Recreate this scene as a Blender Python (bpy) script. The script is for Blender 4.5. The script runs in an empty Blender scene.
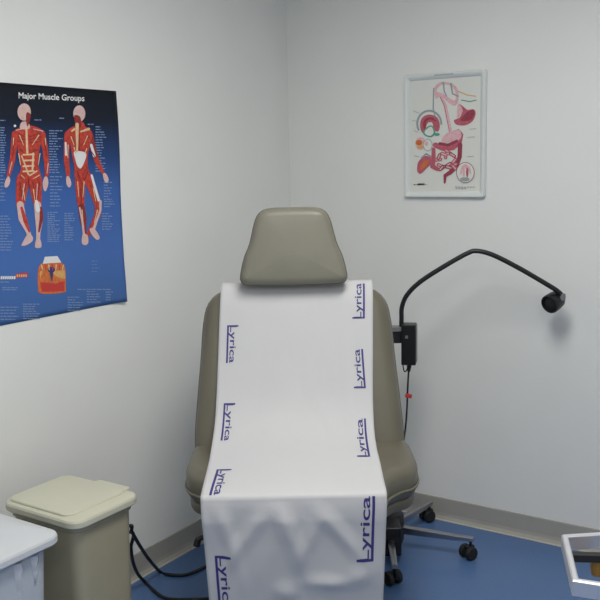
import bpy, bmesh, math, random
from mathutils import Vector, Matrix
random.seed(7)
C = bpy.context.scene.collection
PI = math.pi
sc = bpy.context.scene
sc.view_settings.view_transform = 'Standard'
sc.view_settings.look = 'None'
sc.view_settings.gamma = 1
sc.view_settings.use_curve_mapping = False
sc.view_settings.exposure = 0.0

# ------------------------------------------------------------------ camera
TH = math.radians(33.625); PITCH = math.radians(8.829); ROLL = math.radians(1.234)
CAM = Vector((2.3672, -3.4962, 1.6)); FPX = 883.0
r0 = Vector((math.cos(TH), math.sin(TH), 0)); yh = Vector((-math.sin(TH), math.cos(TH), 0)); Z = Vector((0, 0, 1))
F = yh*math.cos(PITCH) - Z*math.sin(PITCH); u0 = yh*math.sin(PITCH) + Z*math.cos(PITCH)
R = r0*math.cos(ROLL) - u0*math.sin(ROLL); U = r0*math.sin(ROLL) + u0*math.cos(ROLL)
cd = bpy.data.cameras.new('camera'); cam = bpy.data.objects.new('camera', cd); C.objects.link(cam)
m = Matrix.Identity(4)
for i in range(3):
    m[i][0] = R[i]; m[i][1] = U[i]; m[i][2] = -F[i]; m[i][3] = CAM[i]
cam.matrix_world = m
cd.sensor_width = 36; cd.lens = FPX/600*36; cd.clip_start = 0.02
sc.camera = cam

def ray(x, y): return R*(x-300) + U*(300-y) + F*FPX
def on(x, y, ax, val):
    d = ray(x, y); return CAM + d*((val-CAM[ax])/d[ax])
def hp(X, Y, z=0):            # metres right of / ahead of the viewer's feet -> room
    p = r0*X + yh*Y; return Vector((CAM.x+p.x, CAM.y+p.y, z))

# ------------------------------------------------------------------ materials
def srgb(c):
    return tuple(((v/255)/12.92 if v/255 <= .04045 else ((v/255+.055)/1.055)**2.4) for v in c)
MT = {}
def mat(name, col, rough=.5, metal=0, noise=0, nscale=8, bump=0, bscale=60, col2=None, spec=.5, emit=None, es=0, trans=0, coat=0):
    mt = bpy.data.materials.new(name); mt.use_nodes = True; n = mt.node_tree.nodes; l = mt.node_tree.links
    b = n['Principled BSDF']; c = srgb(col)
    b.inputs['Roughness'].default_value = rough; b.inputs['Metallic'].default_value = metal
    b.inputs['Specular IOR Level'].default_value = spec
    b.inputs['Coat Weight'].default_value = coat
    tc = n.new('ShaderNodeTexCoord')
    nz = n.new('ShaderNodeTexNoise'); nz.inputs['Scale'].default_value = nscale; nz.inputs['Detail'].default_value = 4
    l.new(tc.outputs['Object'], nz.inputs['Vector'])
    rp = n.new('ShaderNodeValToRGB')
    k = noise
    c2 = srgb(col2) if col2 else tuple(v*(1+k) for v in c)
    c1 = c if col2 else tuple(v*(1-k) for v in c)
    rp.color_ramp.elements[0].color = (*c1, 1); rp.color_ramp.elements[1].color = (*c2, 1)
    rp.color_ramp.elements[0].position = .35; rp.color_ramp.elements[1].position = .65
    l.new(nz.outputs['Fac'], rp.inputs['Fac']); l.new(rp.outputs['Color'], b.inputs['Base Color'])
    if bump:
        nb = n.new('ShaderNodeTexNoise'); nb.inputs['Scale'].default_value = bscale; nb.inputs['Detail'].default_value = 5
        l.new(tc.outputs['Object'], nb.inputs['Vector'])
        bp = n.new('ShaderNodeBump'); bp.inputs['Strength'].default_value = bump; bp.inputs['Distance'].default_value = .002
        l.new(nb.outputs['Fac'], bp.inputs['Height']); l.new(bp.outputs['Normal'], b.inputs['Normal'])
    if trans:
        b.inputs['Transmission Weight'].default_value = trans
    if emit:
        b.inputs['Emission Color'].default_value = (*srgb(emit), 1); b.inputs['Emission Strength'].default_value = es
    MT[name] = mt; return mt
mat('wall_paint', (233, 234, 232), .62, noise=.012, nscale=3, bump=.12, bscale=140, spec=.35)
mat('ceiling_paint', (226, 226, 222), .85, noise=.03, nscale=20, bump=.4, bscale=90)
mat('floor_vinyl', (82, 113, 160), .32, noise=.10, nscale=160, bump=.05, bscale=200, spec=.45)
mat('vinyl_base', (168, 166, 160), .5, noise=.02)
mat('caulk', (206, 202, 186), .5)
mat('chair_vinyl', (104, 100, 86), .38, noise=.03, nscale=12, bump=.18, bscale=330, spec=.5)
mat('headrest_vinyl_lit', (126, 124, 111), .4, noise=.03, nscale=12, bump=.18, bscale=330, spec=.4)  # same vinyl as the chair, lightened for the light its tilt catches
mat('chair_side', (104, 100, 86), .42, noise=.03, nscale=12, bump=.15, bscale=330)
mat('chair_plastic', (176, 168, 146), .4, noise=.02)
mat('paper', (200, 200, 202), .75, noise=.01, nscale=5, bump=.25, bscale=38, spec=.25)
mat('ink', (58, 52, 122), .6, noise=.25, nscale=400)
mat('black_plastic', (22, 22, 24), .38, noise=.1)
mat('black_matte', (30, 30, 31), .6, noise=.1)
mat('grey_plastic', (120, 121, 124), .4)
mat('chrome', (242, 242, 246), .45, 1)
mat('steel', (168, 168, 172), .3, 1)
mat('rubber', (24, 24, 26), .7)
mat('red_tag', (196, 60, 56), .5)
mat('bin_lid', (200, 199, 180), .4, noise=.015, bump=.05, bscale=120)
mat('bin_body', (164, 158, 136), .42, noise=.02, bump=.05, bscale=120)
mat('white_lid', (204, 208, 212), .35, noise=.01)
mat('white_body', (190, 197, 206), .35, noise=.04, nscale=9, bump=.1, bscale=30)
mat('liner', (206, 210, 220), .3, noise=.05, nscale=20, bump=.4, bscale=40)
mat('cable', (26, 28, 34), .45)
mat('frame_plastic', (222, 228, 226), .3, noise=.01)
mat('chart_paper', (222, 224, 218), .45, noise=.01)
mat('white_ink', (226, 226, 226), .5)
mat('pale_ink', (122, 146, 188), .55)
mat('skin_ink', (214, 182, 178), .5, noise=.06, nscale=60)
mat('muscle', (186, 58, 44), .5, noise=.25, nscale=90)
mat('muscle_dark', (136, 40, 38), .5, noise=.2, nscale=90)
mat('tendon', (222, 190, 150), .5, noise=.1, nscale=90)
mat('organ', (186, 92, 108), .5, noise=.15, nscale=120)
mat('organ_dark', (150, 58, 76), .5, noise=.15, nscale=120)
mat('organ_pale', (222, 178, 184), .5, noise=.1, nscale=120)
mat('line_grey', (150, 162, 166), .5)
mat('green_ink', (84, 158, 136), .5)
mat('orange_ink', (206, 112, 58), .5, noise=.15, nscale=90)
mat('yellow_ink', (214, 168, 104), .5, noise=.1, nscale=90)
mat('navy_ink', (52, 56, 110), .5)
mat('amber', (150, 112, 40), .35)
mat('diffuser', (240, 242, 240), .5, emit=(255, 252, 244), es=2.5)

# poster stock: printed navy -> blue gradient
def poster_mat():
    mt = bpy.data.materials.new('poster_print'); mt.use_nodes = True; n = mt.node_tree.nodes; l = mt.node_tree.links
    b = n['Principled BSDF']; b.inputs['Roughness'].default_value = .5; b.inputs['Specular IOR Level'].default_value = .2
    tc = n.new('ShaderNodeTexCoord'); sx = n.new('ShaderNodeSeparateXYZ'); mr = n.new('ShaderNodeMapRange')
    mr.inputs['From Min'].default_value = 1.87; mr.inputs['From Max'].default_value = 1.10
    rp = n.new('ShaderNodeValToRGB'); e = rp.color_ramp.elements
    e[0].position = 0; e[0].color = (*srgb((20, 24, 32)), 1); e[1].position = 1; e[1].color = (*srgb((68, 104, 162)), 1)
    for p, c in ((.14, (24, 32, 48)), (.30, (38, 66, 116)), (.46, (62, 100, 168)), (.75, (74, 112, 180))):
        x = e.new(p); x.color = (*srgb(c), 1)
    l.new(tc.outputs['Object'], sx.inputs[0]); l.new(sx.outputs['Z'], mr.inputs['Value'])
    l.new(mr.outputs['Result'], rp.inputs['Fac']); l.new(rp.outputs['Color'], b.inputs['Base Color'])
    MT['poster_print'] = mt
poster_mat()

# ------------------------------------------------------------------ mesh helpers
def obj(name, bm, mts, parent=None, smooth=True, loc=None, bevel=0, auto=40):
    bmesh.ops.recalc_face_normals(bm, faces=bm.faces[:])
    me = bpy.data.meshes.new(name); bm.to_mesh(me); bm.free()
    if isinstance(mts, str): mts = [mts]
    for q in mts: me.materials.append(MT[q])
    o = bpy.data.objects.new(name, me); C.objects.link(o)
    if parent: o.parent = parent
    if loc is not None: o.location = loc
    if smooth:
        me.set_sharp_from_angle(angle=math.radians(auto))
        for p in me.polygons: p.use_smooth = True
    if bevel:
        bv = o.modifiers.new('bevel', 'BEVEL'); bv.width = bevel; bv.segments = 3; bv.limit_method = 'ANGLE'; bv.angle_limit = math.radians(35)
    return o
def tag(o, label, cat, group=None):
    o['label'] = label; o['category'] = cat
    if group: o['group'] = group
    return o
def thing(name, label, cat, loc, rz=0, group=None):
    o = bpy.data.objects.new(name, None); o.empty_display_size = .05; C.objects.link(o)
    o.location = loc; o.rotation_euler = (0, 0, rz)
    return tag(o, label, cat, group)
def struct(name, bm, mt):
    o = obj(name, bm, mt, smooth=False); o['kind'] = 'structure'; return o
def nb(): return bmesh.new()
def add_box(bm, a, b, mi=0, mtx=None):
    x0, y0, z0 = a; x1, y1, z1 = b
    vs = [bm.verts.new(Vector(p) if mtx is None else mtx @ Vector(p)) for p in
          ((x0,y0,z0),(x1,y0,z0),(x1,y1,z0),(x0,y1,z0),(x0,y0,z1),(x1,y0,z1),(x1,y1,z1),(x0,y1,z1))]
    for f in ((0,3,2,1),(4,5,6,7),(0,1,5,4),(1,2,6,5),(2,3,7,6),(3,0,4,7)):
        bm.faces.new([vs[i] for i in f]).material_index = mi
    return bm
def smooth_pts(pts, n=8, closed=False):
    out = []; N = len(pts); P = [Vector(p) for p in pts]
    rng = range(N if closed else N-1)
    for i in rng:
        if closed: a, b, c, d = P[i-1], P[i], P[(i+1) % N], P[(i+2) % N]
        else: a, b, c, d = P[max(i-1, 0)], P[i], P[i+1], P[min(i+2, N-1)]
        for k in range(n):
            t = k/n
            out.append(.5*((2*b)+(-a+c)*t+(2*a-5*b+4*c-d)*t*t+(-a+3*b-3*c+d)*t**3))
    if not closed: out.append(P[-1])
    return out
def add_tube(bm, pts, rad, seg=12, closed=False, mi=0):
    P = [Vector(p) for p in pts]; n = len(P); rings = []; prev = None
    for i, p in enumerate(P):
        if closed: t = (P[(i+1) % n]-P[i-1])
        else: t = P[min(i+1, n-1)]-P[max(i-1, 0)]
        t.normalize()
        if prev is None:
            a = t.cross(Vector((0, 0, 1)))
            if a.length < .1: a = t.cross(Vector((1, 0, 0)))
        else: a = prev - t*prev.dot(t)
        a.normalize(); prev = a; b = t.cross(a)
        r = rad[i] if isinstance(rad, (list, tuple)) else rad
        rings.append([bm.verts.new(p+(a*math.cos(2*PI*k/seg)+b*math.sin(2*PI*k/seg))*r) for k in range(seg)])
    for i in range(n if closed else n-1):
        A, B = rings[i], rings[(i+1) % n]
        for k in range(seg):
            bm.faces.new((A[k], A[(k+1) % seg], B[(k+1) % seg], B[k])).material_index = mi
    if not closed:
        bm.faces.new(rings[0]).material_index = mi; bm.faces.new(rings[-1][::-1]).material_index = mi
    return bm
def add_lathe(bm, prof, seg=32, c=(0, 0, 0), axis='z', mi=0):
    rings = []
    for r, z in prof:
        ring = []
        for k in range(seg):
            a = 2*PI*k/seg
            p = (r*math.cos(a), r*math.sin(a), z)
            if axis == 'x': p = (p[2], p[0], p[1])
            if axis == 'y': p = (p[0], p[2], p[1])
            ring.append(bm.verts.new(Vector(p)+Vector(c)))
        rings.append(ring)
    for A, B in zip(rings, rings[1:]):
        for k in range(seg): bm.faces.new((A[k], A[(k+1) % seg], B[(k+1) % seg], B[k])).material_index = mi
    bm.faces.new(rings[0][::-1]).material_index = mi; bm.faces.new(rings[-1]).material_index = mi
    return bm
def rrect(hx, hy, r, n=6, cx=0, cy=0):
    out = []
    for sx, sy, a0 in ((1, 1, 0), (-1, 1, 90), (-1, -1, 180), (1, -1, 270)):
        for k in range(n+1):
            a = math.radians(a0+90*k/n)
            out.append((cx+sx*(hx-r)+r*math.cos(a), cy+sy*(hy-r)+r*math.sin(a)))
    return out
def loft(bm, rings, cap=True, mi=0):
    RR = [[bm.verts.new(p) for p in r] for r in rings]; n = len(RR[0])
    for A, B in zip(RR, RR[1:]):
        for k in range(n): bm.faces.new((A[k], A[(k+1) % n], B[(k+1) % n], B[k])).material_index = mi
    if cap: bm.faces.new(RR[0][::-1]).material_index = mi; bm.faces.new(RR[-1]).material_index = mi
    return RR
def resample(pts, n):
    P = [Vector(p) for p in pts]; P.append(P[0]); L = [0]
    for a, b in zip(P, P[1:]): L.append(L[-1]+(b-a).length)
    out = []; j = 0
    for i in range(n):
        s = L[-1]*i/n
        while L[j+1] < s: j += 1
        t = (s-L[j])/max(L[j+1]-L[j], 1e-9); out.append(P[j].lerp(P[j+1], t))
    return out
def pillow(bm, outline, ht, r, bulge, fn, back_bulge=0, n=120, inner=8):
    """upholstered cushion: rounded edge of radius r round an outline (u, v), half thickness ht, crowned face"""
    O = resample([Vector((p[0], p[1])) for p in outline], n)
    cen = sum(O, Vector((0, 0)))/n
    area = sum(O[i].x*O[(i+1) % n].y-O[(i+1) % n].x*O[i].y for i in range(n))
    sg = 1 if area > 0 else -1
    N = []
    for i in range(n):
        t = (O[(i+1) % n]-O[i-1]).normalized(); N.append(Vector((t.y, -t.x))*sg)
    def ring(d, w): return [fn(p.x-q.x*d, p.y-q.y*d, w) for p, q in zip(O, N)]
    rings = []
    base = [p-q*r for p, q in zip(O, N)]
    def inring(s, w): return [fn(cen.x+(p.x-cen.x)*s, cen.y+(p.y-cen.y)*s, w) for p in base]
    for k in range(inner-1, 0, -1):
        s = 1-k/inner; rings.append(inring(s, -(ht+back_bulge*(1-s*s))))
    for k in range(0, 13):
        a = -PI/2+PI*k/12
        rings.append(ring(r*(1-math.cos(a)), (ht-r)*(1 if a > 1e-6 else -1 if a < -1e-6 else 0)+r*math.sin(a)))
    for k in range(1, inner):
        s = 1-k/inner; rings.append(inring(s, ht+bulge*(1-s*s)))
    loft(bm, rings)
    return O

# ------------------------------------------------------------------ room shell
W, D, HT = 3.5, -4.5, 2.62
struct('floor', add_box(nb(), (-.1, D-.1, -.1), (W+.1, .1, 0)), 'floor_vinyl')
struct('ceiling', add_box(nb(), (-.1, D-.1, HT), (W+.1, .1, HT+.1)), 'ceiling_paint')
struct('wall_left', add_box(nb(), (-.1, D, 0), (0, 0, HT)), 'wall_paint')
struct('wall_back', add_box(nb(), (-.1, 0, 0), (W+.1, .1, HT)), 'wall_paint')
struct('wall_right', add_box(nb(), (W, D, 0), (W+.1, 0, HT)), 'wall_paint')
struct('wall_front', add_box(nb(), (-.1, D-.1, 0), (W+.1, D, HT)), 'wall_paint')
def baseboard(name, a, b, nrm):
    # vinyl cove base: tall thin band with a flared toe and a caulk line at the floor
    prof = [(0, .1), (.004, .1), (.0055, .097), (.0055, .03), (.008, .016), (.014, .006), (.017, .0), (0, 0)]
    bm = nb(); a = Vector(a); b = Vector(b); nr = Vector(nrm)
    loft(bm, [[p+nr*d+Vector((0, 0, z)) for d, z in prof] for p in (a, b)])
    struct(name, bm, 'vinyl_base')
baseboard('baseboard_left', (0, D, 0), (0, 0, 0), (1, 0, 0))
baseboard('baseboard_back', (0, 0, 0), (W, 0, 0), (0, -1, 0))
baseboard('baseboard_right', (W, 0, 0), (W, D, 0), (-1, 0, 0))
baseboard('baseboard_front', (W, D, 0), (0, D, 0), (0, 1, 0))
struct('trim_1', add_box(nb(), (.016, D+.02, 0), (.024, -.016, .004)), 'caulk')
struct('trim_2', add_box(nb(), (.016, -.024, 0), (W-.02, -.016, .004)), 'caulk')

# ------------------------------------------------------------------ ceiling light over the chair, plus an added fill light by the viewer
def ceiling_light(x, y, label, watts):
    t = thing('ceiling_light', label, 'ceiling light', (x, y, HT), PI/2)
    bm = nb(); hx, hy = .6, .3
    for a, b in (((-hx, -hy, -.03), (hx, -hy+.025, 0)), ((-hx, hy-.025, -.03), (hx, hy, 0)), ((-hx, -hy+.025, -.03), (-hx+.025, hy-.025, 0)), ((hx-.025, -hy+.025, -.03), (hx, hy-.025, 0))):
        add_box(bm, a, b)
    obj('frame', bm, 'white_lid', t, smooth=False)
    obj('diffuser', add_box(nb(), (-hx+.025, -hy+.025, -.02), (hx-.025, hy-.025, -.004)), 'diffuser', t, smooth=False)
    ld = bpy.data.lights.new('fluorescent_tubes', 'AREA'); ld.shape = 'RECTANGLE'; ld.size = 1.1; ld.size_y = .5
    ld.energy = watts; ld.spread = math.radians(180); ld.color = (1.0, .98, .935)
    lo = bpy.data.objects.new('fluorescent_tubes', ld); C.objects.link(lo); lo.parent = t; lo.location = (0, 0, -.035)
ceiling_light(1.45, -1.75, 'recessed fluorescent ceiling light above the exam chair', 27)
ceiling_light(2.5, -3.4, 'added fill light panel on the ceiling near the viewer, out of view', 15)  # unseen fill light, added to brighten the room from the camera side
w = bpy.data.worlds.new('world'); sc.world = w; w.use_nodes = True
w.node_tree.nodes['Background'].inputs[0].default_value = (.5, .52, .55, 1); w.node_tree.nodes['Background'].inputs[1].default_value = .2

# ------------------------------------------------------------------ exam chair
CY = 2.9
chair = thing('exam_chair', 'grey-beige vinyl medical exam chair with headrest, draped with white paper', 'exam chair', hp(-.012, CY), TH)
def L(x, Y, z): return Vector((x, Y-CY, z))
# seat
def seat_half(v):
    pass
so = smooth_pts([(x, y) for x, y in ((0, 2.425), (.17, 2.430), (.238, 2.462), (.262, 2.54), (.305, 2.60), (.352, 2.635), (.376, 2.70), (.380, 2.80), (.372, 2.93), (.32, 3.0), (0, 3.02),
      (-.312, 3.0), (-.362, 2.93), (-.368, 2.80), (-.364, 2.70), (-.342, 2.635), (-.305, 2.60), (-.262, 2.54), (-.238, 2.462), (-.17, 2.430))], 8, True)
bm = nb(); O = pillow(bm, so, .058, .042, .006, lambda u, v, w: L(u, v, .602+w+ (0.0)))
seat = obj('seat', bm, 'chair_vinyl', chair)
bm = nb(); add_tube(bm, [L(p.x*1.003, 2.75+(p.y-2.75)*1.004, .586) for p in O], .0045, 8, True)
obj('piping', bm, 'chair_side', seat)
bm = nb(); pillow(bm, [(p[0]*.97, 2.75+(p[1]-2.75)*.96) for p in so], .018, .012, 0, lambda u, v, w: L(u, v, .536+w))
obj('seat_pan', bm, 'chair_side', chair)
# backrest
A = Vector((2.875, .665)); B = Vector((3.06, 1.18)); dirv = (B-A).normalized(); nrm = Vector((-dirv.y, dirv.x))  # front = towards -Y
def bk(u, v, w): 
    p = A+dirv*v+nrm*(w-.062); return L(u, p.x, p.y)
HB = (B-A).length
bo = smooth_pts([(0, HB), (.20, HB-.002), (.27, HB-.012), (.312, HB-.05), (.329, HB-.12), (.338, .30), (.35, .15), (.358, .02), (.345, -.04), (.28, -.06), (0, -.062),
      (-.28, -.06), (-.345, -.04), (-.358, .02), (-.35, .15), (-.338, .30), (-.329, HB-.12), (-.312, HB-.05), (-.27, HB-.012), (-.20, HB-.002)], 8, True)
bm = nb(); OB = pillow(bm, bo, .058, .050, .0, bk)
back = obj('backrest', bm, 'chair_vinyl', chair)
bm = nb(); add_tube(bm, [bk(p.x*1.002, p.y, -.012) for p in OB], .0045, 8, True)
obj('piping', bm, 'chair_side', back)
# headrest
hA = Vector((3.035, 1.187)); hB = Vector((3.072, 1.444)); hd = (hB-hA).normalized(); hn = Vector((-hd.y, hd.x)); HH = (hB-hA).length
def hk(u, v, w):
    p = hA+hd*v+hn*w; return L(u-.008, p.x, p.y)
ho = smooth_pts([(0, HH), (.07, HH-.001), (.105, HH-.010), (.127, HH-.040), (.148, HH-.12), (.168, .09), (.181, .035), (.180, .012), (.160, -.001), (.08, -.004), (0, -.005),
      (-.08, -.004), (-.160, -.001), (-.180, .012), (-.181, .035), (-.168, .09), (-.148, HH-.12), (-.127, HH-.040), (-.105, HH-.010), (-.07, HH-.001)], 8, True)
bm = nb(); OH = pillow(bm, ho, .045, .028, .006, hk)
head = obj('headrest', bm, 'headrest_vinyl_lit', chair)
bm = nb(); add_tube(bm, [hk(p.x*1.002, p.y, .018) for p in OH], .003, 8, True)
obj('piping', bm, 'chair_side', head)
bm = nb()
for s in (-.05, .05): add_tube(bm, [L(s, 3.15, .95), L(s, 3.155, 1.15), L(s, 3.15, 1.30)], .008)
add_box(bm, (-.08, 3.115-CY, 1.26), (.08, 3.15-CY, 1.32))
obj('headrest_post', bm, 'steel', chair)
# leg rest, base
bm = nb(); pillow(bm, rrect(.215, .17, .05, 6, 0, .36), .035, .025, .006, lambda u, v, w: L(u, 2.50-w+(.5-v)*.05, v))
obj('leg_rest', bm, 'chair_vinyl', chair)
for s in (-.12, .12): obj('leg_rest_bracket', add_tube(nb(), [L(s, 2.62, .50), L(s, 2.56, .47), L(s, 2.545, .30)], .010), 'steel', chair)
bm = nb(); loft(bm, [[L(p[0], p[1], z) for p in rrect(hx, hy, .05, 6, 0, 2.86)] for hx, hy, z in ((.15, .13, .09), (.145, .125, .26), (.12, .11, .265), (.12, .11, .40), (.10, .09, .405), (.10, .09, .50))])
obj('lift_column', bm, 'chair_plastic', chair)
bm = nb(); loft(bm, [[L(p[0], p[1], z) for p in rrect(hx, hy, .08, 8, 0, 2.9)] for hx, hy, z in ((.27, .27, 0), (.28, .28, .015), (.28, .28, .07), (.265, .265, .09))])
obj('base', bm, 'chair_plastic', chair)
bm = nb(); add_tube(bm, smooth_pts([L(-.20, 2.60, .50), L(-.27, 2.58, .485), L(-.305, 2.565, .47)], 6), .006)
lv = obj('adjustment_lever', bm, 'steel', chair)
bm = nb(); add_tube(bm, smooth_pts([L(-.30, 2.567, .472), L(-.315, 2.562, .466), L(-.322, 2.558, .445)], 6), [.008]*6+[.011]*6+[.007]); obj('knob', bm, 'black_plastic', lv)
for s in (-1, 1):
    bm = nb(); add_box(bm, (s*.26-.02, 2.80-CY, .60-.11), (s*.26+.02, 3.04-CY, .60-.09)); add_box(bm, (s*.26-.02, 3.04-CY, .49), (s*.26+.02, 3.06-CY, .70))
    obj('back_hinge', bm, 'steel', chair)

# ------------------------------------------------------------------ table paper draped over the chair
prof = [(3.178, 1.10), (3.172, 1.150), (3.150, 1.174), (3.11, 1.184), (3.068, 1.176), (3.035, 1.13), (3.005, 1.05), (2.955, .91), (2.905, .80), (2.845, .735), (2.76, .700),
        (2.66, .684), (2.55, .675), (2.455, .670), (2.411, .664), (2.402, .653), (2.403, .60), (2.412, .52), (2.422, .42), (2.432, .32), (2.44, .22), (2.445, .13)]
PP = smooth_pts([Vector(p) for p in prof], 8)
PL = [0]
for a, b in zip(PP, PP[1:]): PL.append(PL[-1]+(b-a).length)
PW = .266
def pp(s):
    s = max(0, min(s, PL[-1]-1e-6)); j = 0
    lo, hi = 0, len(PL)-1
    while hi-lo > 1:
        mid = (lo+hi)//2
        if PL[mid] <= s: lo = mid
        else: hi = mid
    t = (s-PL[lo])/(PL[hi]-PL[lo]); p = PP[lo].lerp(PP[hi], t); d = (PP[hi]-PP[lo]).normalized()
    return p, Vector((-d.y*-1, d.x*-1)) if False else Vector((d.y, -d.x))
def s_of_z(z, front=True):
    best = min((abs(PP[i].y-z), i) for i in range(len(PP)) if (PP[i].x < 2.42) == front)
    return PL[best[1]]
def ridge(x, y, x0, y0, ang, wd, ln):
    c, s = math.cos(ang), math.sin(ang); a = (x-x0)*c+(y-y0)*s; b = -(x-x0)*s+(y-y0)*c
    return max(0, 1-abs(b)/wd)*math.exp(-(a/ln)**2)
SE = s_of_z(.66)
from mathutils import noise as mn
def paper_pt(u, s, off=0):
    p, n = pp(s)
    if n.dot(Vector((-1, .5))) < 0 and s > .2: n = -n
    hang = max(0, min(1, (s-SE-.01)/.06))
    d = 0
    h = s-SE
    d += .004*mn.noise(Vector((u*7, s*5, 3)))*(1-hang)
    d += .0025*ridge(u, s, .10, .62, 1.25, .05, .25)+.003*ridge(u, s, .19, .50, 1.5, .035, .14)
    d += .0035*ridge(u, s, -.05, .45, 1.6, .07, .3)
    if hang:
        d += hang*(.007+.008*mn.noise(Vector((u*7, h*6, 1)))+.011*ridge(u, h, -.14, .12, 2.2, .035, .12)+.013*ridge(u, h, -.02, .10, 1.25, .04, .15)+.010*ridge(u, h, -.20, .09, 1.35, .03, .14)+.009*ridge(u, h, .04, .14, 2.0, .035, .10)
              +.012*ridge(u, h, .13, .11, .9, .035, .12)+.014*math.exp(-((u-.10)/.06)**2-((h-.27)/.022)**2)+.012*math.exp(-((u+.03)/.035)**2-((h-.30)/.03)**2)
              +.010*math.exp(-((u-.19)/.03)**2-((h-.25)/.03)**2))
        d -= 0
    edge = abs(u)/PW
    d += .006*max(0, edge-.85)/.15*mn.noise(Vector((s*6, 5+(u > 0), 0)))
    d += .0
    d = max(d, -.001)
    uu = u*(1-.05*hang*min(1, max(0, h)/.4))
    q = p+n*(d+off)
    return L(uu-.018+.020*max(0, min(1, (q.y-.70)/.48)), q.x, q.y)
bm = nb(); NU, NS = 56, 190
grid = [[bm.verts.new(paper_pt(PW*(2*i/NU-1), PL[-1]*j/NS)) for i in range(NU+1)] for j in range(NS+1)]
for j in range(NS):
    for i in range(NU): bm.faces.new((grid[j][i], grid[j][i+1], grid[j+1][i+1], grid[j+1][i]))
paper = obj('exam_table_paper', bm, 'paper', None, loc=hp(-.012, CY), auto=80)
paper.rotation_euler = (0, 0, TH)
sm = paper.modifiers.new('thickness', 'SOLIDIFY'); sm.thickness = .0005; sm.offset = -1
tag(paper, 'long white exam paper sheet printed with blue names, draped down the exam chair', 'exam paper')

def text_mesh(body, size=1, bold=.0, sub=0):
    cu = bpy.data.curves.new('lettering', 'FONT'); cu.body = body; cu.size = size; cu.offset = bold; cu.resolution_u = 3
    o = bpy.data.objects.new('lettering', cu); C.objects.link(o)
    bpy.context.view_layer.update()
    dg = bpy.context.evaluated_depsgraph_get(); me = bpy.data.meshes.new_from_object(o.evaluated_get(dg))
    bpy.data.objects.remove(o)
    b = nb(); b.from_mesh(me); bpy.data.meshes.remove(me)
    bmesh.ops.triangulate(b, faces=b.faces[:])
    for k in range(sub):
        es = [e for e in b.edges if e.calc_length() > size*.12]
        if es: bmesh.ops.subdivide_edges(b, edges=es, cuts=1, use_grid_fill=False)
        bmesh.ops.triangulate(b, faces=b.faces[:])
    xs = [v.co.x for v in b.verts]; ys = [v.co.y for v in b.verts]
    return b, min(xs), max(xs), min(ys), max(ys)
def paper_logo(side, s0, s1, wid, shear=0, du=0):
    """name runs along the sheet edge; the L's foot runs on as a bar under the word"""
    b, x0, x1, y0, y1 = text_mesh('Lyrica', 1, .012, 3)
    base = .0
    # heavy bar under the word, joined to the L
    for k in range(16):
        xa = x0+(x1-x0)*k/16; xb = x0+(x1-x0)*(k+1)/16
        vs = [b.verts.new((xx, yy, 0)) for xx, yy in ((xa, -.16), (xb, -.16), (xb, -.36), (xa, -.36))]
        b.faces.new(vs)
    for xa, xb, ya, yb in ((x0, x0+.10, -.36, .9), ):
        for k in range(6):
            q0 = ya+(yb-ya)*k/6; q1 = ya+(yb-ya)*(k+1)/6
            b.faces.new([b.verts.new(v) for v in ((xa, q0, 0), (xb, q0, 0), (xb, q1, 0), (xa, q1, 0))])
    for v in b.verts:
        a = (v.co.x-x0)/(x1-x0); h = (v.co.y+.36)/(1.1)
        if side < 0: s = s0+(s1-s0)*a; u = -PW+.022+du+wid*h + shear*a
        else: s = s1-(s1-s0)*a; u = PW-.022-du-wid*h - shear*a
        v.co = paper_pt(u, s, .0010)
    me_o = obj('printed_logo', b, 'ink', paper, smooth=False)
    return me_o
def s_at(py, xpx=300):
    # arc length whose projection falls on image row py
    best = None
    for i in range(30, len(PP)):
        P = hp(-.03, PP[i].x, PP[i].y)-CAM; y = 300-FPX*P.dot(U)/P.dot(F)
        if best is None or abs(y-py) < best[0]: best = (abs(y-py), PL[i])
    return best[1]
for side, ya, yb, wd, sh, du in ((-1, 322, 361, .034, 0, .006), (-1, 400, 439, .034, 0, .004), (-1, 468, 494, .040, -.006, .008), (-1, 553, 606, .042, 0, .006),
                         (1, 285, 319, .038, 0, .006), (1, 353, 388, .036, .010, .002), (1, 421, 459, .036, 0, .004), (1, 498, 559, .044, 0, .012)):
    paper_logo(side, s_at(ya), s_at(yb), wd, sh, du)

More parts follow.
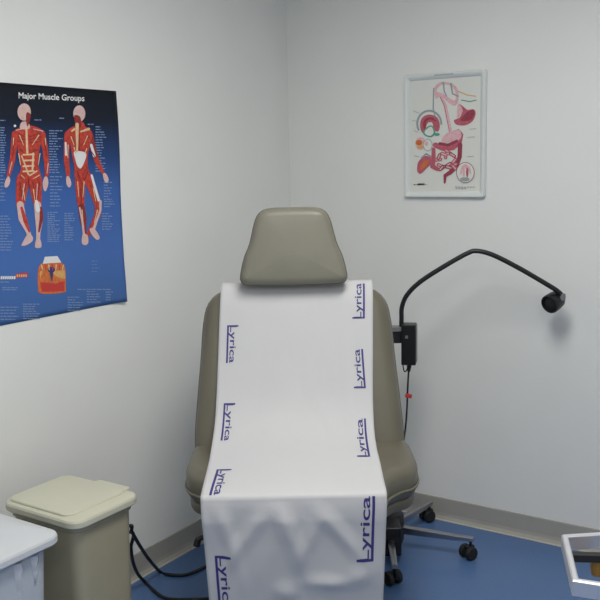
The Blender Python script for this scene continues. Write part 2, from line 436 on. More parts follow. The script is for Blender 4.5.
# ------------------------------------------------------------------ flat print builder (for printed art)
class Print:
    def __init__(s, fn, mats, step=.00003): s.step = step; s.bm = nb(); s.fn = fn; s.mats = mats; s.layer = 0
    def poly(s, pts, mt):
        s.layer += 1; vs = [s.bm.verts.new(s.fn(x, y, .0003+s.step*s.layer)) for x, y in pts]
        try:
            f = s.bm.faces.new(vs); f.material_index = s.mats.index(mt)
        except ValueError: pass
    def ell(s, cx, cy, rx, ry, mt, rot=0, n=20):
        c, q = math.cos(rot), math.sin(rot)
        s.poly([(cx+rx*math.cos(t)*c-ry*math.sin(t)*q, cy+rx*math.cos(t)*q+ry*math.sin(t)*c) for t in [2*PI*k/n for k in range(n)]], mt)
    def limb(s, p0, r0_, p1, r1_, mt):
        a = math.atan2(p1[1]-p0[1], p1[0]-p0[0]); pts = []
        for k in range(7): t = a+PI/2+PI*k/6; pts.append((p0[0]+r0_*math.cos(t), p0[1]+r0_*math.sin(t)))
        for k in range(7): t = a-PI/2+PI*k/6; pts.append((p1[0]+r1_*math.cos(t), p1[1]+r1_*math.sin(t)))
        s.poly(pts, mt)
    def chain(s, pts, mt):
        for (x0, y0, a), (x1, y1, b) in zip(pts, pts[1:]): s.limb((x0, y0), a, (x1, y1), b, mt)
    def blob(s, pts, mt): s.poly([tuple(p) for p in smooth_pts([Vector(p) for p in pts], 5, True)], mt)
    def done(s, name, parent):
        for f in s.bm.faces: f.normal_update()
        me = bpy.data.meshes.new(name); s.bm.to_mesh(me); s.bm.free()
        for q in s.mats: me.materials.append(MT[q])
        o = bpy.data.objects.new(name, me); C.objects.link(o); o.parent = parent; return o

# ------------------------------------------------------------------ muscle poster (unframed sheet on the left wall)
YR, YL, ZT, ZB = -1.118, -1.715, 1.872, 1.100
def sheet_x(y, z):
    # a paper sheet that lifts off the wall along its right edge and its lower corner
    a = max(0, (y-(YR-.10))/.10); b = max(0, (ZB+.16-z)/.16)
    return .0002+.004*a*a*(1+.6*math.sin((z-1.1)*13))+.010*a*a*b+.002*b*b
poster = bpy.data.objects.new('anatomy_poster', None); C.objects.link(poster); tag(poster, 'blue unframed poster of two muscle figures taped to the left wall', 'poster')
poster.location = (0, (YR+YL)/2, ZB)
POFF = Vector((0, (YR+YL)/2, ZB))
bm = nb(); NY, NZ = 40, 40
gr = []
for j in range(NZ+1):
    row = []
    for i in range(NY+1):
        z = ZB+(ZT-ZB)*j/NZ; y = YL+(YR-YL)*i/NY
        t = j/NZ; wv = -.012*(1-t)**2*(i/NY)+.006*math.sin(t*PI*1.2)*(i/NY)*0
        row.append(bm.verts.new(Vector((sheet_x(y, z), y+wv, z))))
    gr.append(row)
for j in range(NZ):
    for i in range(NY): bm.faces.new((gr[j][i], gr[j][i+1], gr[j+1][i+1], gr[j+1][i]))
sheet = obj('sheet', bm, 'poster_print', poster, auto=80); sheet.location = -POFF
s_ = sheet.modifiers.new('thickness', 'SOLIDIFY'); s_.thickness = .0004; s_.offset = -1
# picture detail is drawn in a 600-unit frame over the upper / lower half of the visible sheet
def pt_up(x, y, off):
    p = on(x*130/600, 80+y*130/600, 0, 0); return Vector((sheet_x(p.y, p.z)+.0004+off, p.y, p.z))-POFF
PM = ['muscle', 'muscle_dark', 'tendon', 'skin_ink', 'white_ink', 'navy_ink', 'orange_ink', 'yellow_ink', 'pale_ink', 'red_tag', 'line_grey']
D2 = 554  # lower window starts 120 px below the upper: y offset in the same units
# front figure
P = Print(pt_up, PM)
for ch in ([(70, 250, 17), (62, 320, 14), (56, 372, 12)], [(56, 372, 13), (44, 420, 10), (36, 448, 7)], [(192, 250, 17), (208, 320, 13), (213, 375, 12)], [(213, 375, 12), (216, 420, 10), (212, 450, 7)]): P.chain(ch, 'muscle')
P.blob([(36, 445), (46, 458), (42, 482), (30, 496), (20, 492), (22, 470)], 'skin_ink'); P.blob([(205, 448), (218, 450), (222, 480), (210, 512), (200, 505), (196, 475)], 'skin_ink')
P.blob([(110, 212), (150, 212), (196, 232), (200, 262), (186, 300), (176, 350), (176, 400), (186, 450), (135, 470), (88, 450), (96, 400), (84, 340), (76, 290), (62, 262), (66, 234)], 'muscle')
P.chain([(106, 455, 30), (98, 520, 26), (92, 575, 19)], 'muscle'); P.chain([(162, 455, 30), (166, 520, 26), (172, 575, 18)], 'muscle')
P.chain([(92, 575, 16), (102, 640, 18), (124, 690, 11), (136, 720, 9)], 'skin_ink'); P.chain([(172, 575, 16), (180, 640, 19), (176, 700, 10), (174, 742, 9)], 'skin_ink')
P.chain([(98, 590, 6), (116, 650, 10), (134, 700, 4)], 'muscle'); P.chain([(188, 590, 6), (190, 640, 9), (178, 700, 4)], 'muscle_dark'); P.chain([(166, 560, 7), (174, 600, 10)], 'white_ink')
P.blob([(128, 710), (150, 725), (146, 745), (120, 762), (98, 764), (104, 748)], 'skin_ink'); P.blob([(166, 735), (184, 735), (190, 768), (176, 776), (160, 770)], 'skin_ink')
P.blob([(98, 195), (128, 195), (134, 225), (92, 225)], 'skin_ink'); P.ell(110, 148, 31, 40, 'skin_ink'); P.blob([(122, 150), (140, 160), (134, 196), (124, 214), (118, 180)], 'muscle_dark')
P.limb((120, 225), 5, (124, 335), 5, 'tendon')
for y in (345, 372, 398, 422): P.limb((106, y), 4, (154, y-2), 4, 'tendon')
P.limb((152, 340), 5, (148, 420), 4, 'tendon'); P.limb((98, 350), 3, (130, 436), 4, 'tendon'); P.limb((168, 420), 3, (136, 440), 4, 'tendon')
for x, y, x2, y2 in ((84, 245, 112, 262), (80, 262, 112, 274), (78, 282, 110, 288), (186, 245, 134, 262), (188, 262, 134, 276), (180, 285, 134, 290), (92, 320, 108, 335), (176, 320, 142, 335), (90, 470, 100, 545), (120, 470, 104, 545), (150, 470, 160, 545), (182, 470, 172, 545), (62, 285, 58, 350), (204, 285, 214, 350), (128, 450, 134, 500)):
    P.limb((x, y), 2.2, (x2, y2), 1.6, 'muscle_dark')
for x, y, x2, y2 in ((72, 232, 100, 226), (196, 236, 152, 226), (110, 480, 100, 550), (170, 480, 166, 552), (52, 380, 40, 430), (220, 385, 214, 430)):
    P.limb((x, y), 2.4, (x2, y2), 1.5, 'skin_ink')
for x, y, x2, y2 in ((88, 256, 106, 300), (176, 256, 146, 300), (84, 340, 92, 392), (182, 340, 174, 392), (104, 500, 112, 556), (152, 505, 158, 556), (60, 268, 58, 300), (206, 270, 208, 300), (96, 440, 112, 456), (178, 440, 150, 456)):
    P.limb((x, y), 2.6, (x2, y2), 1.4, 'tendon')
for x, y in ((92, 150), (124, 134), (100, 168)): P.limb((x, y), 3, (x+8, y+12), 2, 'tendon')
P.ell(66, 212, 6, 6, 'white_ink', n=8)
P.done('muscle_figure', poster)['label'] = 'red muscle figure seen from the front'
# back figure
P = Print(pt_up, PM)
P.chain([(312, 250, 15), (306, 320, 13), (306, 372, 12)], 'muscle'); P.chain([(306, 372, 12), (312, 420, 10), (314, 450, 7)], 'muscle'); P.chain([(302, 290, 4), (304, 345, 5)], 'white_ink')
P.chain([(412, 252, 16), (430, 320, 14), (444, 366, 12)], 'muscle_dark'); P.chain([(444, 366, 12), (464, 410, 9), (480, 436, 6)], 'muscle'); P.chain([(420, 300, 6), (434, 350, 7)], 'white_ink')
P.blob([(306, 446), (320, 450), (328, 480), (318, 496), (306, 480)], 'skin_ink'); P.blob([(474, 434), (488, 432), (500, 460), (492, 474), (480, 464)], 'skin_ink')
P.blob([(345, 212), (385, 212), (418, 232), (424, 262), (414, 300), (404, 350), (404, 400), (412, 450), (372, 492), (344, 450), (342, 400), (330, 340), (322, 290), (304, 262), (308, 234)], 'muscle')
P.blob([(342, 330), (392, 334), (394, 362), (374, 406), (358, 400), (346, 365)], 'white_ink')
P.chain([(368, 470, 24), (370, 540, 19), (374, 590, 15)], 'muscle'); P.chain([(404, 450, 22), (432, 520, 19), (452, 575, 16)], 'muscle'); P.chain([(422, 440, 5), (444, 520, 6), (456, 560, 6)], 'white_ink')
P.chain([(374, 585, 15), (382, 640, 16), (388, 690, 9), (390, 740, 9)], 'muscle_dark'); P.chain([(452, 575, 15), (450, 620, 15), (426, 670, 10), (404, 716, 8)], 'muscle')
P.chain([(366, 590, 4), (380, 660, 5), (386, 720, 5)], 'skin_ink'); P.chain([(462, 560, 6), (462, 600, 5), (430, 690, 6)], 'skin_ink')
P.blob([(380, 712), (402, 716), (406, 750), (392, 762), (376, 752)], 'skin_ink'); P.blob([(412, 690), (432, 684), (458, 724), (448, 738), (428, 722)], 'skin_ink')
P.blob([(352, 195), (382, 195), (388, 225), (346, 225)], 'muscle'); P.ell(364, 155, 28, 38, 'skin_ink'); P.blob([(340, 165), (368, 170), (372, 215), (350, 212)], 'muscle_dark')
P.limb((354, 205), 8, (354, 330), 4, 'tendon'); P.limb((372, 238), 4, (408, 226), 6, 'tendon'); P.limb((330, 236), 4, (342, 226), 4, 'tendon')
for x, y, x2, y2 in ((364, 250, 366, 325), (330, 262, 346, 300), (410, 262, 374, 300), (400, 310, 380, 330), (356, 420, 376, 480), (404, 420, 384, 480), (372, 500, 374, 570), (425, 500, 446, 560), (420, 330, 440, 360), (404, 400, 380, 440)):
    P.limb((x, y), 2.2, (x2, y2), 1.6, 'muscle_dark')
for x, y, x2, y2 in ((326, 262, 340, 300), (402, 258, 384, 300), (340, 312, 348, 340), (398, 316, 390, 340), (356, 470, 362, 540), (386, 470, 380, 540), (428, 500, 440, 560), (312, 300, 310, 360), (376, 600, 382, 660), (448, 600, 432, 660)):
    P.limb((x, y), 2.4, (x2, y2), 1.3, 'tendon')
P.done('muscle_figure', poster)['label'] = 'red muscle figure seen from the back'
# skin section
P = Print(pt_up, PM, .00006); o2 = D2
P.blob([(176, o2+318), (200, o2+290), (280, o2+290), (300, o2+318), (302, o2+400), (294, o2+426), (190, o2+432), (174, o2+400)], 'orange_ink')
P.poly([(206, o2+262), (264, o2+258), (282, o2+288), (196, o2+294)], 'white_ink')
P.poly([(184, o2+328), (298, o2+324), (300, o2+362), (182, o2+366)], 'yellow_ink'); P.poly([(184, o2+380), (298, o2+376), (294, o2+420), (192, o2+424)], 'red_tag')
P.ell(236, o2+322, 17, 14, 'navy_ink'); P.limb((236, o2+330), 9, (238, o2+372), 3, 'navy_ink')
for k in range(7): P.limb((190+k*17, o2+300), 3, (196+k*15, o2+322), 2, 'red_tag' if k % 2 else 'tendon')
P.done('skin_section_drawing', poster)['label'] = 'orange cutaway drawing of skin layers'
# fine print
P = Print(pt_up, PM, 0)
rnd = random.Random(3)
def lines(x0, x1, y0, y1, dy, right=False, mt='pale_ink', th=4.2):
    y = y0
    while y < y1:
        ln = (x1-x0)*(.45+.5*rnd.random()); a, b = (x1-ln, x1) if right else (x0, x0+ln)
        xx = a
        while xx < b:
            ww = min(b-xx, 8+18*rnd.random())
            P.poly([(xx, y), (xx+ww, y+.6), (xx+ww, y+th+.6), (xx, y+th)], mt); xx += ww+3.5
        y += dy
lines(0, 42, 184, 192, 9); lines(158, 204, 182, 190, 9); lines(272, 326, 174, 182, 9); lines(404, 450, 202, 210, 9)
lines(0, 30, 218, 430, 11.5); lines(226, 292, 232, 430, 12); lines(440, 492, 214, 420, 12); lines(0, 26, 440, 560, 16); lines(230, 294, 444, 590, 15); lines(478, 520, 470, 560, 13)
lines(0, 66, D2+72, D2+235, 13); lines(218, 284, D2+55, D2+190, 9.5); lines(296, 348, D2+60, D2+190, 11); lines(470, 528, D2+60, D2+140, 12); lines(480, 540, D2+4, D2+40, 12)
lines(356, 536, D2+410, D2+412, 9, th=4); lines(0, 90, D2+492, D2+560, 14); lines(104, 196, D2+478, D2+548, 11); lines(310, 386, D2+446, D2+510, 12); lines(398, 470, D2+420, D2+480, 12); lines(486, 548, D2+410, D2+470, 12)
lines(0, 84, D2+376, D2+384, 9); lines(10, 116, D2+402, D2+412, 9); lines(422, 466, D2+280, D2+340, 16, th=2.5)
P.done('fine_print', poster)['label'] = 'rows of fine pale print'
P = Print(pt_up, PM)
xx = 2
for k in range(7): P.poly([(xx, D2+352), (xx+8, D2+350), (xx+8, D2+364), (xx, D2+366)], 'white_ink'); xx += 10
P.poly([(72, D2+340), (128, D2+334), (128, D2+354), (72, D2+361)], 'red_tag')
for k in range(5): P.poly([(76+k*10, D2+344), (82+k*10, D2+343), (82+k*10, D2+354), (76+k*10, D2+355)], 'tendon')
P.done('publisher_mark', poster)['label'] = 'small white and red mark'
def poster_text(body, x0, x1, yb, h, mt, name):
    b, a0, a1, c0, c1 = text_mesh(body, 1, .018, 1)
    for v in b.verts:
        xx = x0+(x1-x0)*(v.co.x-a0)/(a1-a0); yy = yb - h*v.co.y/.7 + (xx-x0)*.045
        v.co = pt_up(xx, yy, .0012)
    o = obj(name, b, mt, poster, smooth=False); return o
poster_text('Major Muscle Groups', 84, 388, 84, 27, 'white_ink', 'title')

# ------------------------------------------------------------------ digestive chart in a pale moulded frame on the back wall
FX0, FX1, FZ0, FZ1 = .612, .980, 1.442, 1.959
fr = thing('wall_chart', 'small framed digestive system chart on the wall above the lamp arm', 'wall chart', ((FX0+FX1)/2, 0, FZ0))
FO = Vector(((FX0+FX1)/2, 0, FZ0))
bm = nb(); cx, cz = (FX0+FX1)/2-FO.x, (FZ1-FZ0)/2; hx, hz = (FX1-FX0)/2, (FZ1-FZ0)/2
def fring(i, y): return [Vector((cx+p[0], y, cz+p[1])) for p in rrect(hx-i, hz-i, max(.003, .010-i*.3), 4)]
loft(bm, [fring(0, -.001), fring(0, -.018), fring(.003, -.023), fring(.007, -.024), fring(.014, -.020), fring(.024, -.012), fring(.026, -.006)], cap=False)
obj('frame', bm, 'frame_plastic', fr)
bm = nb(); vs = [bm.verts.new(p) for p in fring(.025, -.009)]; ctr = [bm.verts.new(p) for p in fring(.025, -.001)]
bm.faces.new(vs); bm.faces.new(ctr[::-1])
for k in range(len(vs)): bm.faces.new((vs[k], vs[(k+1) % len(vs)], ctr[(k+1) % len(vs)], ctr[k]))
obj('chart_sheet', bm, 'chart_paper', fr, smooth=False)
def pt_c(x, y, off):
    p = on(395+x*100/414, 60+y*100/414*(145/145), 1, -.010); return Vector((p.x, -.0098-off, p.z))-FO
CM = ['organ', 'organ_dark', 'organ_pale', 'line_grey', 'green_ink', 'orange_ink', 'yellow_ink', 'navy_ink', 'chart_paper', 'black_matte']
P = Print(pt_c, CM, .00002)
# throat / face outline
P.blob([(160, 120), (190, 92), (240, 100), (262, 130), (258, 180), (236, 186), (190, 150), (170, 160)], 'organ_pale'); P.blob([(172, 128), (195, 102), (235, 110), (250, 135), (246, 168), (200, 140)], 'chart_paper')
P.chain([(160, 118, 2.5), (158, 200, 2.5), (170, 250, 2)], 'line_grey'); P.chain([(200, 92, 3), (204, 130, 3), (214, 150, 2)], 'line_grey'); P.chain([(232, 98, 4), (238, 140, 3), (262, 150, 3)], 'line_grey')
P.chain([(190, 150, 5), (210, 190, 5), (222, 250, 5), (232, 300, 6)], 'organ_pale'); P.chain([(186, 152, 1.5), (204, 190, 1.5), (216, 250, 1.5), (226, 300, 1.5)], 'organ')
# stomach (upper right)
P.blob([(262, 182), (280, 190), (300, 206), (326, 204), (334, 222), (322, 252), (292, 270), (256, 268), (244, 250), (268, 238), (276, 214)], 'organ')
P.blob([(300, 214), (326, 208), (328, 226), (312, 248), (284, 254), (272, 246)], 'organ_dark'); P.blob([(262, 184), (276, 196), (280, 214), (268, 232), (256, 236)], 'organ_pale')
P.chain([(262, 130, 2), (300, 145, 2), (334, 150, 2)], 'yellow_ink'); P.chain([(276, 166, 2), (310, 172, 2), (336, 166, 2)], 'green_ink')
# left enlarged loop
for a in range(0, 15):
    t0 = PI*.85+a*PI*1.15/15; t1 = PI*.85+(a+1)*PI*1.15/15
    P.limb((142+50*math.cos(t0), 264+54*math.sin(t0)), 4, (142+50*math.cos(t1), 264+54*math.sin(t1)), 4, 'line_grey')
P.blob([(112, 300), (104, 266), (116, 236), (146, 226), (176, 240), (186, 272), (178, 296), (160, 286), (156, 262), (140, 258), (130, 274), (132, 302)], 'organ')
P.blob([(120, 286), (116, 260), (132, 240), (158, 240), (170, 256), (150, 246), (132, 254), (126, 284)], 'organ_dark'); P.blob([(120, 290), (150, 270), (168, 300), (150, 320), (120, 310)], 'green_ink'); P.blob([(126, 292), (150, 276), (160, 300), (146, 314), (126, 306)], 'chart_paper')
P.ell(174, 308, 12, 6, 'green_ink'); P.ell(200, 300, 14, 14, 'chart_paper')
# lower left organs
P.ell(106, 346, 22, 26, 'organ_pale'); P.ell(100, 342, 14, 12, 'orange_ink'); P.ell(108, 360, 14, 8, 'yellow_ink'); P.ell(136, 352, 20, 26, 'line_grey'); P.ell(136, 352, 17, 23, 'chart_paper'); P.ell(130, 346, 8, 10, 'organ_pale')
P.blob([(92, 446), (98, 420), (124, 398), (150, 404), (156, 424), (134, 446), (108, 470), (94, 464)], 'organ'); P.blob([(106, 440), (120, 420), (140, 416), (128, 440), (110, 456)], 'orange_ink'); P.chain([(110, 404, 3), (130, 388, 3), (150, 400, 3)], 'line_grey')
# colon and bowels
P.chain([(168, 352, 11), (200, 366, 11), (240, 362, 11), (266, 340, 11), (272, 310, 11), (262, 296, 10)], 'organ'); P.blob([(212, 306), (262, 288), (276, 310), (262, 334), (220, 340), (192, 336)], 'organ_pale')
P.chain([(186, 346, 6), (220, 352, 6), (256, 336, 6)], 'organ_dark')
P.chain([(270, 350, 9), (268, 400, 9), (254, 440, 9), (228, 466, 9), (208, 478, 7), (206, 508, 4)], 'organ_dark'); P.chain([(160, 370, 8), (160, 410, 9), (156, 440, 10), (176, 452, 8)], 'organ')
rn = random.Random(5)
for k in range(16):
    x = 178+rn.random()*70; y = 378+rn.random()*74; a = rn.random()*PI
    P.limb((x-10*math.cos(a), y-8*math.sin(a)), 7, (x+10*math.cos(a), y+8*math.sin(a)), 7, 'organ' if k % 3 else 'organ_dark'); P.limb((x-9*math.cos(a), y-7*math.sin(a)), 3, (x+9*math.cos(a), y+7*math.sin(a)), 3, 'organ_pale')
# lower right circle
P.ell(292, 466, 38, 43, 'organ_dark', n=32); P.ell(292, 466, 35.5, 40.5, 'chart_paper', n=32); P.blob([(270, 470), (278, 440), (292, 432), (310, 442), (316, 474), (302, 456), (290, 452), (280, 470)], 'organ_pale'); P.ell(290, 494, 20, 9, 'line_grey'); P.ell(286, 466, 5, 20, 'organ_pale'); P.ell(300, 466, 5, 20, 'organ')
for a, b, y in ((78, 128, 514), (250, 330, 524), (252, 300, 530)):
    x = a
    while x < b: P.poly([(x, y), (x+8, y), (x+8, y+3), (x, y+3)], 'line_grey' if x > 95 else 'black_matte'); x += 12
P.poly([(96, 511), (124, 511), (124, 517), (96, 517)], 'black_matte')
for x0, y0, x1, y1 in ((76, 210, 100, 220), (72, 250, 92, 254), (80, 396, 100, 400), (300, 320, 330, 318), (300, 400, 326, 398), (310, 286, 336, 284), (80, 290, 96, 300)): P.limb((x0, y0), .9, (x1, y1), .9, 'line_grey')
P.done('digestive_drawing', fr)['label'] = 'pink digestive organs drawing'
bm = nb(); x = -.040
while x < .040: add_box(bm, (x, -.0245, cz*2-.0115), (x+.006, -.0238, cz*2-.0075)); x += .0085
obj('header_print', bm, 'line_grey', fr, smooth=False)

# ------------------------------------------------------------------ gooseneck exam lamp on a rolling base
LB = hp(.35, 3.50)
lamp = thing('exam_lamp', 'black gooseneck exam lamp on a five-caster rolling stand behind the chair', 'lamp', LB)
def ll(p): return Vector(p)-LB
pts = [(401.5, 330), (401.5, 318), (402, 307), (407, 295), (420, 282), (443, 267), (467, 253.5), (477, 251), (493, 255), (517, 267), (543, 282), (558, 291.5), (562.5, 297)]
y0_ = LB.y+.015; y1_ = -.13; apt = []
for i, (px, py) in enumerate(pts):
    t = max(0, (px-401)/(562-401)); apt.append(ll(on(px, py, 1, y0_+(y1_-y0_)*t)))
ap = smooth_pts(apt, 8)
obj('gooseneck_arm', add_tube(nb(), ap, .0095, 14), 'black_plastic', lamp)
bm = nb()
for k in range(0, len(ap)-1, 1): pass
hc = ll(on(553, 302, 1, y1_+.0)); vd = (CAM-(hc+LB)).normalized()
# lamp head: short rounded cylinder with recessed lens, aimed forward and a little down
ax = (Vector((-.35, -1, -.35))).normalized(); rot = ax.to_track_quat('Z', 'Y').to_matrix().to_4x4()
bm = nb(); add_lathe(bm, [(.010, -.045), (.026, -.042), (.034, -.030), (.037, -.010), (.038, .020), (.036, .026), (.032, .026), (.030, .018), (.001, .016)], 36)
bm.transform(Matrix.Translation(hc) @ rot); hd_ = obj('lamp_head', bm, 'black_plastic', lamp)
bm = nb(); add_lathe(bm, [(.028, .0165), (.022, .020), (.010, .0225), (.001, .023)], 28); bm.transform(Matrix.Translation(hc) @ rot); obj('lens', bm, 'black_matte', hd_)
bm = nb(); add_lathe(bm, [(.006, -.014), (.011, -.012), (.012, 0), (.011, .012), (.006, .014)], 20); bm.transform(Matrix.Translation(ap[-1])); obj('swivel_joint', bm, 'grey_plastic', lamp)
bm = nb(); add_tube(bm, [ap[-1], hc-ax*.03], .007, 10); obj('joint_arm', bm, 'black_plastic', lamp)
# pole
obj('pole', add_lathe(nb(), [(.0125, .10), (.0125, .97), (.010, .975)], 24), 'steel', lamp)
# clamp + power box   (axes: lamp local = room axes; use frame turned to viewer heading)
RZ = Matrix.Rotation(TH, 4, 'Z')
obj('clamp', add_box(nb(), (-.02, -.022, .875), (.062, .022, .936), mtx=RZ), 'black_plastic', lamp, smooth=False, bevel=.003)
obj('clamp_plate', add_box(nb(), (.010, -.030, .924), (.064, .020, .942), mtx=RZ), 'grey_plastic', lamp, smooth=False, bevel=.002)
bm = nb(); add_box(bm, (.058, -.035, .790), (.116, .030, .954), mtx=RZ @ Matrix.Rotation(math.radians(-12), 4, 'Z'))
bx = obj('power_box', bm, 'black_plastic', lamp, smooth=False, bevel=.004)
bm = nb(); add_box(bm, (.1165, -.028, .80), (.1185, .024, .946), mtx=RZ @ Matrix.Rotation(math.radians(-12), 4, 'Z')); obj('side_plate', bm, 'grey_plastic', bx, smooth=False)
bm = nb(); add_box(bm, (.075, -.037, .90), (.085, -.035, .912), mtx=RZ @ Matrix.Rotation(math.radians(-12), 4, 'Z')); obj('switch', bm, 'grey_plastic', bx, smooth=False)
# cords below the box, with a red tag
def hl(X, Y, z): return ll(hp(X, Y, z))
c1 = smooth_pts([hl(.433, 3.49, .84), hl(.435, 3.47, .80), hl(.430, 3.47, .74), hl(.427, 3.47, .68), hl(.425, 3.48, .60), hl(.418, 3.49, .5), hl(.39, 3.50, .32), hl(.365, 3.51, .18), hl(.36, 3.51, .13)], 8)
obj('cord', add_tube(nb(), c1, .0038, 8), 'cable', lamp)
c2 = smooth_pts([hl(.412, 3.48, .88), hl(.408, 3.465, .85), hl(.408, 3.465, .79), hl(.414, 3.465, .762), hl(.424, 3.465, .77), hl(.430, 3.468, .80)], 8)
obj('cord_loop', add_tube(nb(), c2, .0025, 8), 'cable', lamp)
obj('strain_relief', add_tube(nb(), [hl(.435, 3.472, .83), hl(.434, 3.47, .79), hl(.432, 3.47, .76)], [.010, .011, .006], 12), 'black_plastic', lamp)
bm = nb(); add_box(bm, (-.006, -.006, -.012), (.020, .006, .004)); bm.transform(Matrix.Translation(hl(.425, 3.47, .665)) @ RZ @ Matrix.Rotation(.25, 4, 'Y'))
obj('cord_tag', bm, 'red_tag', lamp, smooth=False, bevel=.002)
# base
obj('hub', add_lathe(nb(), [(.050, .025), (.060, .030), (.064, .05), (.064, .14), (.058, .155), (.022, .165), (.018, .19)], 32), 'black_plastic', lamp)
obj('control_box', add_box(nb(), (-.035, -.155, .030), (.036, -.055, .150), mtx=RZ), 'black_plastic', lamp, smooth=False, bevel=.006)
def caster(parent, c, yaw):
    mx = Matrix.Translation(c) @ Matrix.Rotation(yaw, 4, 'Z')
    bm = nb(); add_lathe(bm, [(.006, .030), (.006, .072), (.009, .074), (.009, .080)], 14)
    add_box(bm, (-.020, -.007, .028), (.016, .007, .052)); bm.transform(mx)
    k = obj('caster', bm, 'black_plastic', parent, smooth=False)
    for s in (-1, 1):
        bm = nb(); add_lathe(bm, [(.012, s*.009), (.026, s*.010), (.028, s*.014), (.028, s*.024), (.025, s*.029), (.010, s*.030)], 28, c=(-.012, 0, .028), axis='y'); bm.transform(mx)
        obj('wheel', bm, 'rubber', k)
for k in range(5):
    a = TH+math.radians(-92+72*k); d = Vector((math.cos(a), math.sin(a), 0)); sd = Vector((-d.y, d.x, 0)); RL = .345
    bm = nb()
    rings = []
    for q, hw, zb, zt in ((.04, .013, .070, .104), (.12, .013, .070, .100), (.28, .011, .070, .092), (RL+.008, .010, .073, .090)):
        rings.append([d*q+sd*hw+Z*zb, d*q+sd*hw+Z*(zt-.004), d*q+sd*(hw-.005)+Z*zt, d*q-sd*(hw-.005)+Z*zt, d*q-sd*hw+Z*(zt-.004), d*q-sd*hw+Z*zb])
    loft(bm, rings); obj('leg', bm, 'steel', lamp)
    caster(lamp, d*(RL-.005), a+[.6, .9, -.4, 1.2, .2][k])

# ------------------------------------------------------------------ bins
def bin_body(h, hx, hy, tx, ty):
    bm = nb(); loft(bm, [[Vector((p[0], p[1], z)) for p in rrect(a, b, r, 8)] for a, b, r, z in
        ((tx-.02, ty-.02, .03, 0), (tx, ty, .035, .012), (hx, hy, .04, h-.045), (hx+.006, hy+.006, .042, h-.04), (hx+.006, hy+.006, .042, h-.02))])
    return bm
# beige bin
BH = .60
b1 = thing('waste_bin', 'beige plastic waste bin with pale cream lid beside the left wall', 'bin', (.325, -1.725, 0))
obj('body', bin_body(BH-.008, .148, .118, .138, .108), 'bin_body', b1)
bm = nb()
def lid_rings(hx, hy, h, dome):
    return [[Vector((p[0], p[1], z)) for p in rrect(a, b, r, 8)] for a, b, r, z in
     ((hx-.005, hy-.005, .040, h-.034), (hx, hy, .044, h-.029), (hx, hy, .044, h-.014), (hx-.003, hy-.003, .042, h-.008), (hx-.010, hy-.010, .036, h-.004),
      (hx-.03, hy-.03, .03, h-.004+dome*.35), (hx*.6, hy*.6, .02, h-.004+dome*.8), (hx*.3, hy*.3, .01, h-.004+dome))]
loft(bm, lid_rings(.168, .137, BH, .006)); lid1 = obj('lid', bm, 'bin_lid', b1, auto=25)
bm = nb()
loft(bm, [[Vector((p[0]-.014, p[1]-.002, z)) for p in rrect(a, b, r, 8)] for a, b, r, z in
   ((.140, .122, .034, BH-.012), (.140, .122, .034, BH+.001), (.137, .119, .032, BH+.004), (.10, .09, .03, BH+.009), (.05, .04, .02, BH+.012))])
obj('flap', bm, 'bin_lid', lid1, auto=30)
bm = nb(); add_box(bm, (-.02, .112, BH-.014), (.115, .139, BH+.004)); obj('hinge_bar', bm, 'bin_lid', lid1, smooth=False, bevel=.004)
# white bin
b2 = thing('waste_bin', 'white plastic waste bin with handled lid, in front of the beige bin', 'bin', (.325, -2.080, 0))
obj('body', bin_body(.60, .160, .128, .135, .105), 'white_body', b2)
bm = nb(); loft(bm, lid_rings(.185, .160, .602, .028)); lid2 = obj('lid', bm, 'white_lid', b2, auto=25)
bm = nb(); ro = rrect(.052, .034, .012, 5); 
add_tube(bm, [Vector((p[0]+.098, p[1]+.058, .6005+.03*(.16-p[0]-.098)+.04*(.13-p[1]-.058))) for p in ro], .004, 8, True); obj('lid_handle', bm, 'white_lid', lid2)
bm = nb()
rnd2 = random.Random(2)
for side in range(4):
    pass
for (x, y0, hgt) in ((.1675, -.06, .10), (.1665, .02, .14), (.1668, .075, .08)):
    rg = []
    for i in range(9):
        z = .555-hgt*i/8; wv = .014*(1-i/8)+.003
        rg.append([Vector((x-.006-(.555-z)*.05, y0-wv, z)), Vector((x+.004*(1-i/8)-(.555-z)*.05, y0+.004*math.sin(i*1.7), z)), Vector((x-.006-(.555-z)*.05, y0+wv, z))])
    loft(bm, rg)
obj('bin_liner', bm, 'liner', b2)

# ------------------------------------------------------------------ cables on the floor between bins and chair
def cable(pl_, label):
    o = obj('power_cord', add_tube(nb(), smooth_pts(pl_, 10), .0065, 10), 'cable'); return tag(o, label, 'cable')
def fl(x, y, z=.0068): return on(x, y, 2, z)
cable([Vector((.012, -1.46, .30)), Vector((.05, -1.45, .29)), Vector((.075, -1.40, .26)), on(129, 526, 0, .19), on(132, 532, 0, .19), on(140, 546, 0, .17), on(149.5, 560, 0, .13), fl(160, 571.5), fl(168, 574.5), fl(183, 575), fl(195, 571.5), fl(206, 566), fl(225, 556)],
      'black cable looping from behind the beige bin, upper loop nearer the wall')
cable([Vector((.012, -1.49, .30)), Vector((.05, -1.49, .29)), Vector((.075, -1.46, .25)), on(130, 532, 0, .15), on(131, 548, 0, .14), on(133, 562, 0, .11), on(138, 574, 0, .085), fl(146, 583), fl(156, 592.5), fl(167, 598.5), fl(185, 599.5), fl(204, 599), fl(225, 596)],
      'black cable looping from behind the beige bin, lower loop nearer the viewer')
ot = thing('wall_outlet', 'beige wall outlet low on the left wall behind the beige bin', 'outlet', (0, -1.475, .30))
obj('cover_plate', add_box(nb(), (0, -.06, -.06), (.006, .06, .06)), 'white_lid', ot, smooth=False, bevel=.002)

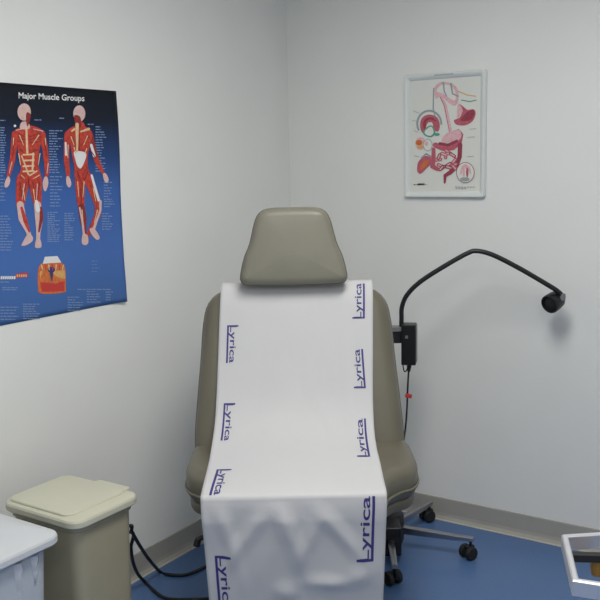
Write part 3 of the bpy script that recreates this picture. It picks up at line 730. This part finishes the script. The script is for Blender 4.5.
# ------------------------------------------------------------------ chrome-framed stand at right edge
ZS = .75
q = [on(561.5, 534, 2, ZS), on(650, 528.5, 2, ZS), on(650, 592, 2, ZS), on(572.3, 580, 2, ZS)]
cen = sum(q, Vector())/4
st = thing('instrument_stand', 'chrome stand with an open square-cornered frame at the right edge', 'stand', (cen.x, cen.y, 0))
q = [p-Vector((cen.x, cen.y, 0)) for p in q]
bm = nb(); c0 = sum(q, Vector())/4
def fr_ring(inset, z):
    out = []
    for i in range(4):
        a, b, c = q[i-1], q[i], q[(i+1) % 4]
        e1 = (b-a).normalized(); e2 = (c-b).normalized(); bis = (e2-e1); bis.z = 0
        k = inset/max(.2, abs(e1.cross(e2).z)); out.append(Vector((b.x, b.y, z))+(e2-e1)*k)
    return out
rings = [fr_ring(0, ZS-.034), fr_ring(-.0, ZS-.003), fr_ring(.003, ZS), fr_ring(.011, ZS), fr_ring(.014, ZS-.003), fr_ring(.014, ZS-.034), fr_ring(0, ZS-.034)]
loft(bm, rings, cap=False); bmesh.ops.remove_doubles(bm, verts=bm.verts[:], dist=1e-5)
obj('top_frame', bm, 'chrome', st, smooth=False)
mA = on(568, 555, 2, ZS-.02)-Vector((cen.x, cen.y, 0)); mB = on(650, 557, 2, ZS-.02)-Vector((cen.x, cen.y, 0))
dd = (mB-mA).normalized(); sd = Vector((-dd.y, dd.x, 0))*.010
bm = nb(); loft(bm, [[p+sd+Z*-.012, p+sd+Z*.004, p-sd+Z*.004, p-sd+Z*-.012] for p in (mA, mB)]); obj('support_bar', bm, 'black_matte', st, smooth=False)
mid = mA.lerp(mB, .62)
bm = nb(); add_lathe(bm, [(.012, .10), (.012, ZS-.03), (.022, ZS-.028), (.022, ZS-.02)], 24, c=(mid.x, mid.y, 0)); obj('post', bm, 'chrome', st)
kp = on(598, 566, 2, ZS-.05)-Vector((cen.x, cen.y, 0))
bm = nb(); add_lathe(bm, [(.006, -.022), (.014, -.02), (.017, 0), (.014, .018), (.006, .022)], 20, c=tuple(kp)); add_tube(bm, [kp, kp+Z*.02], .005, 8); obj('clamp_knob', bm, 'amber', st)['label'] = 'amber clamp knob'
bm = nb(); add_lathe(bm, [(.13, 0), (.135, .008), (.13, .022), (.05, .05), (.02, .11)], 40, c=(mid.x, mid.y, 0)); obj('base', bm, 'steel', st)
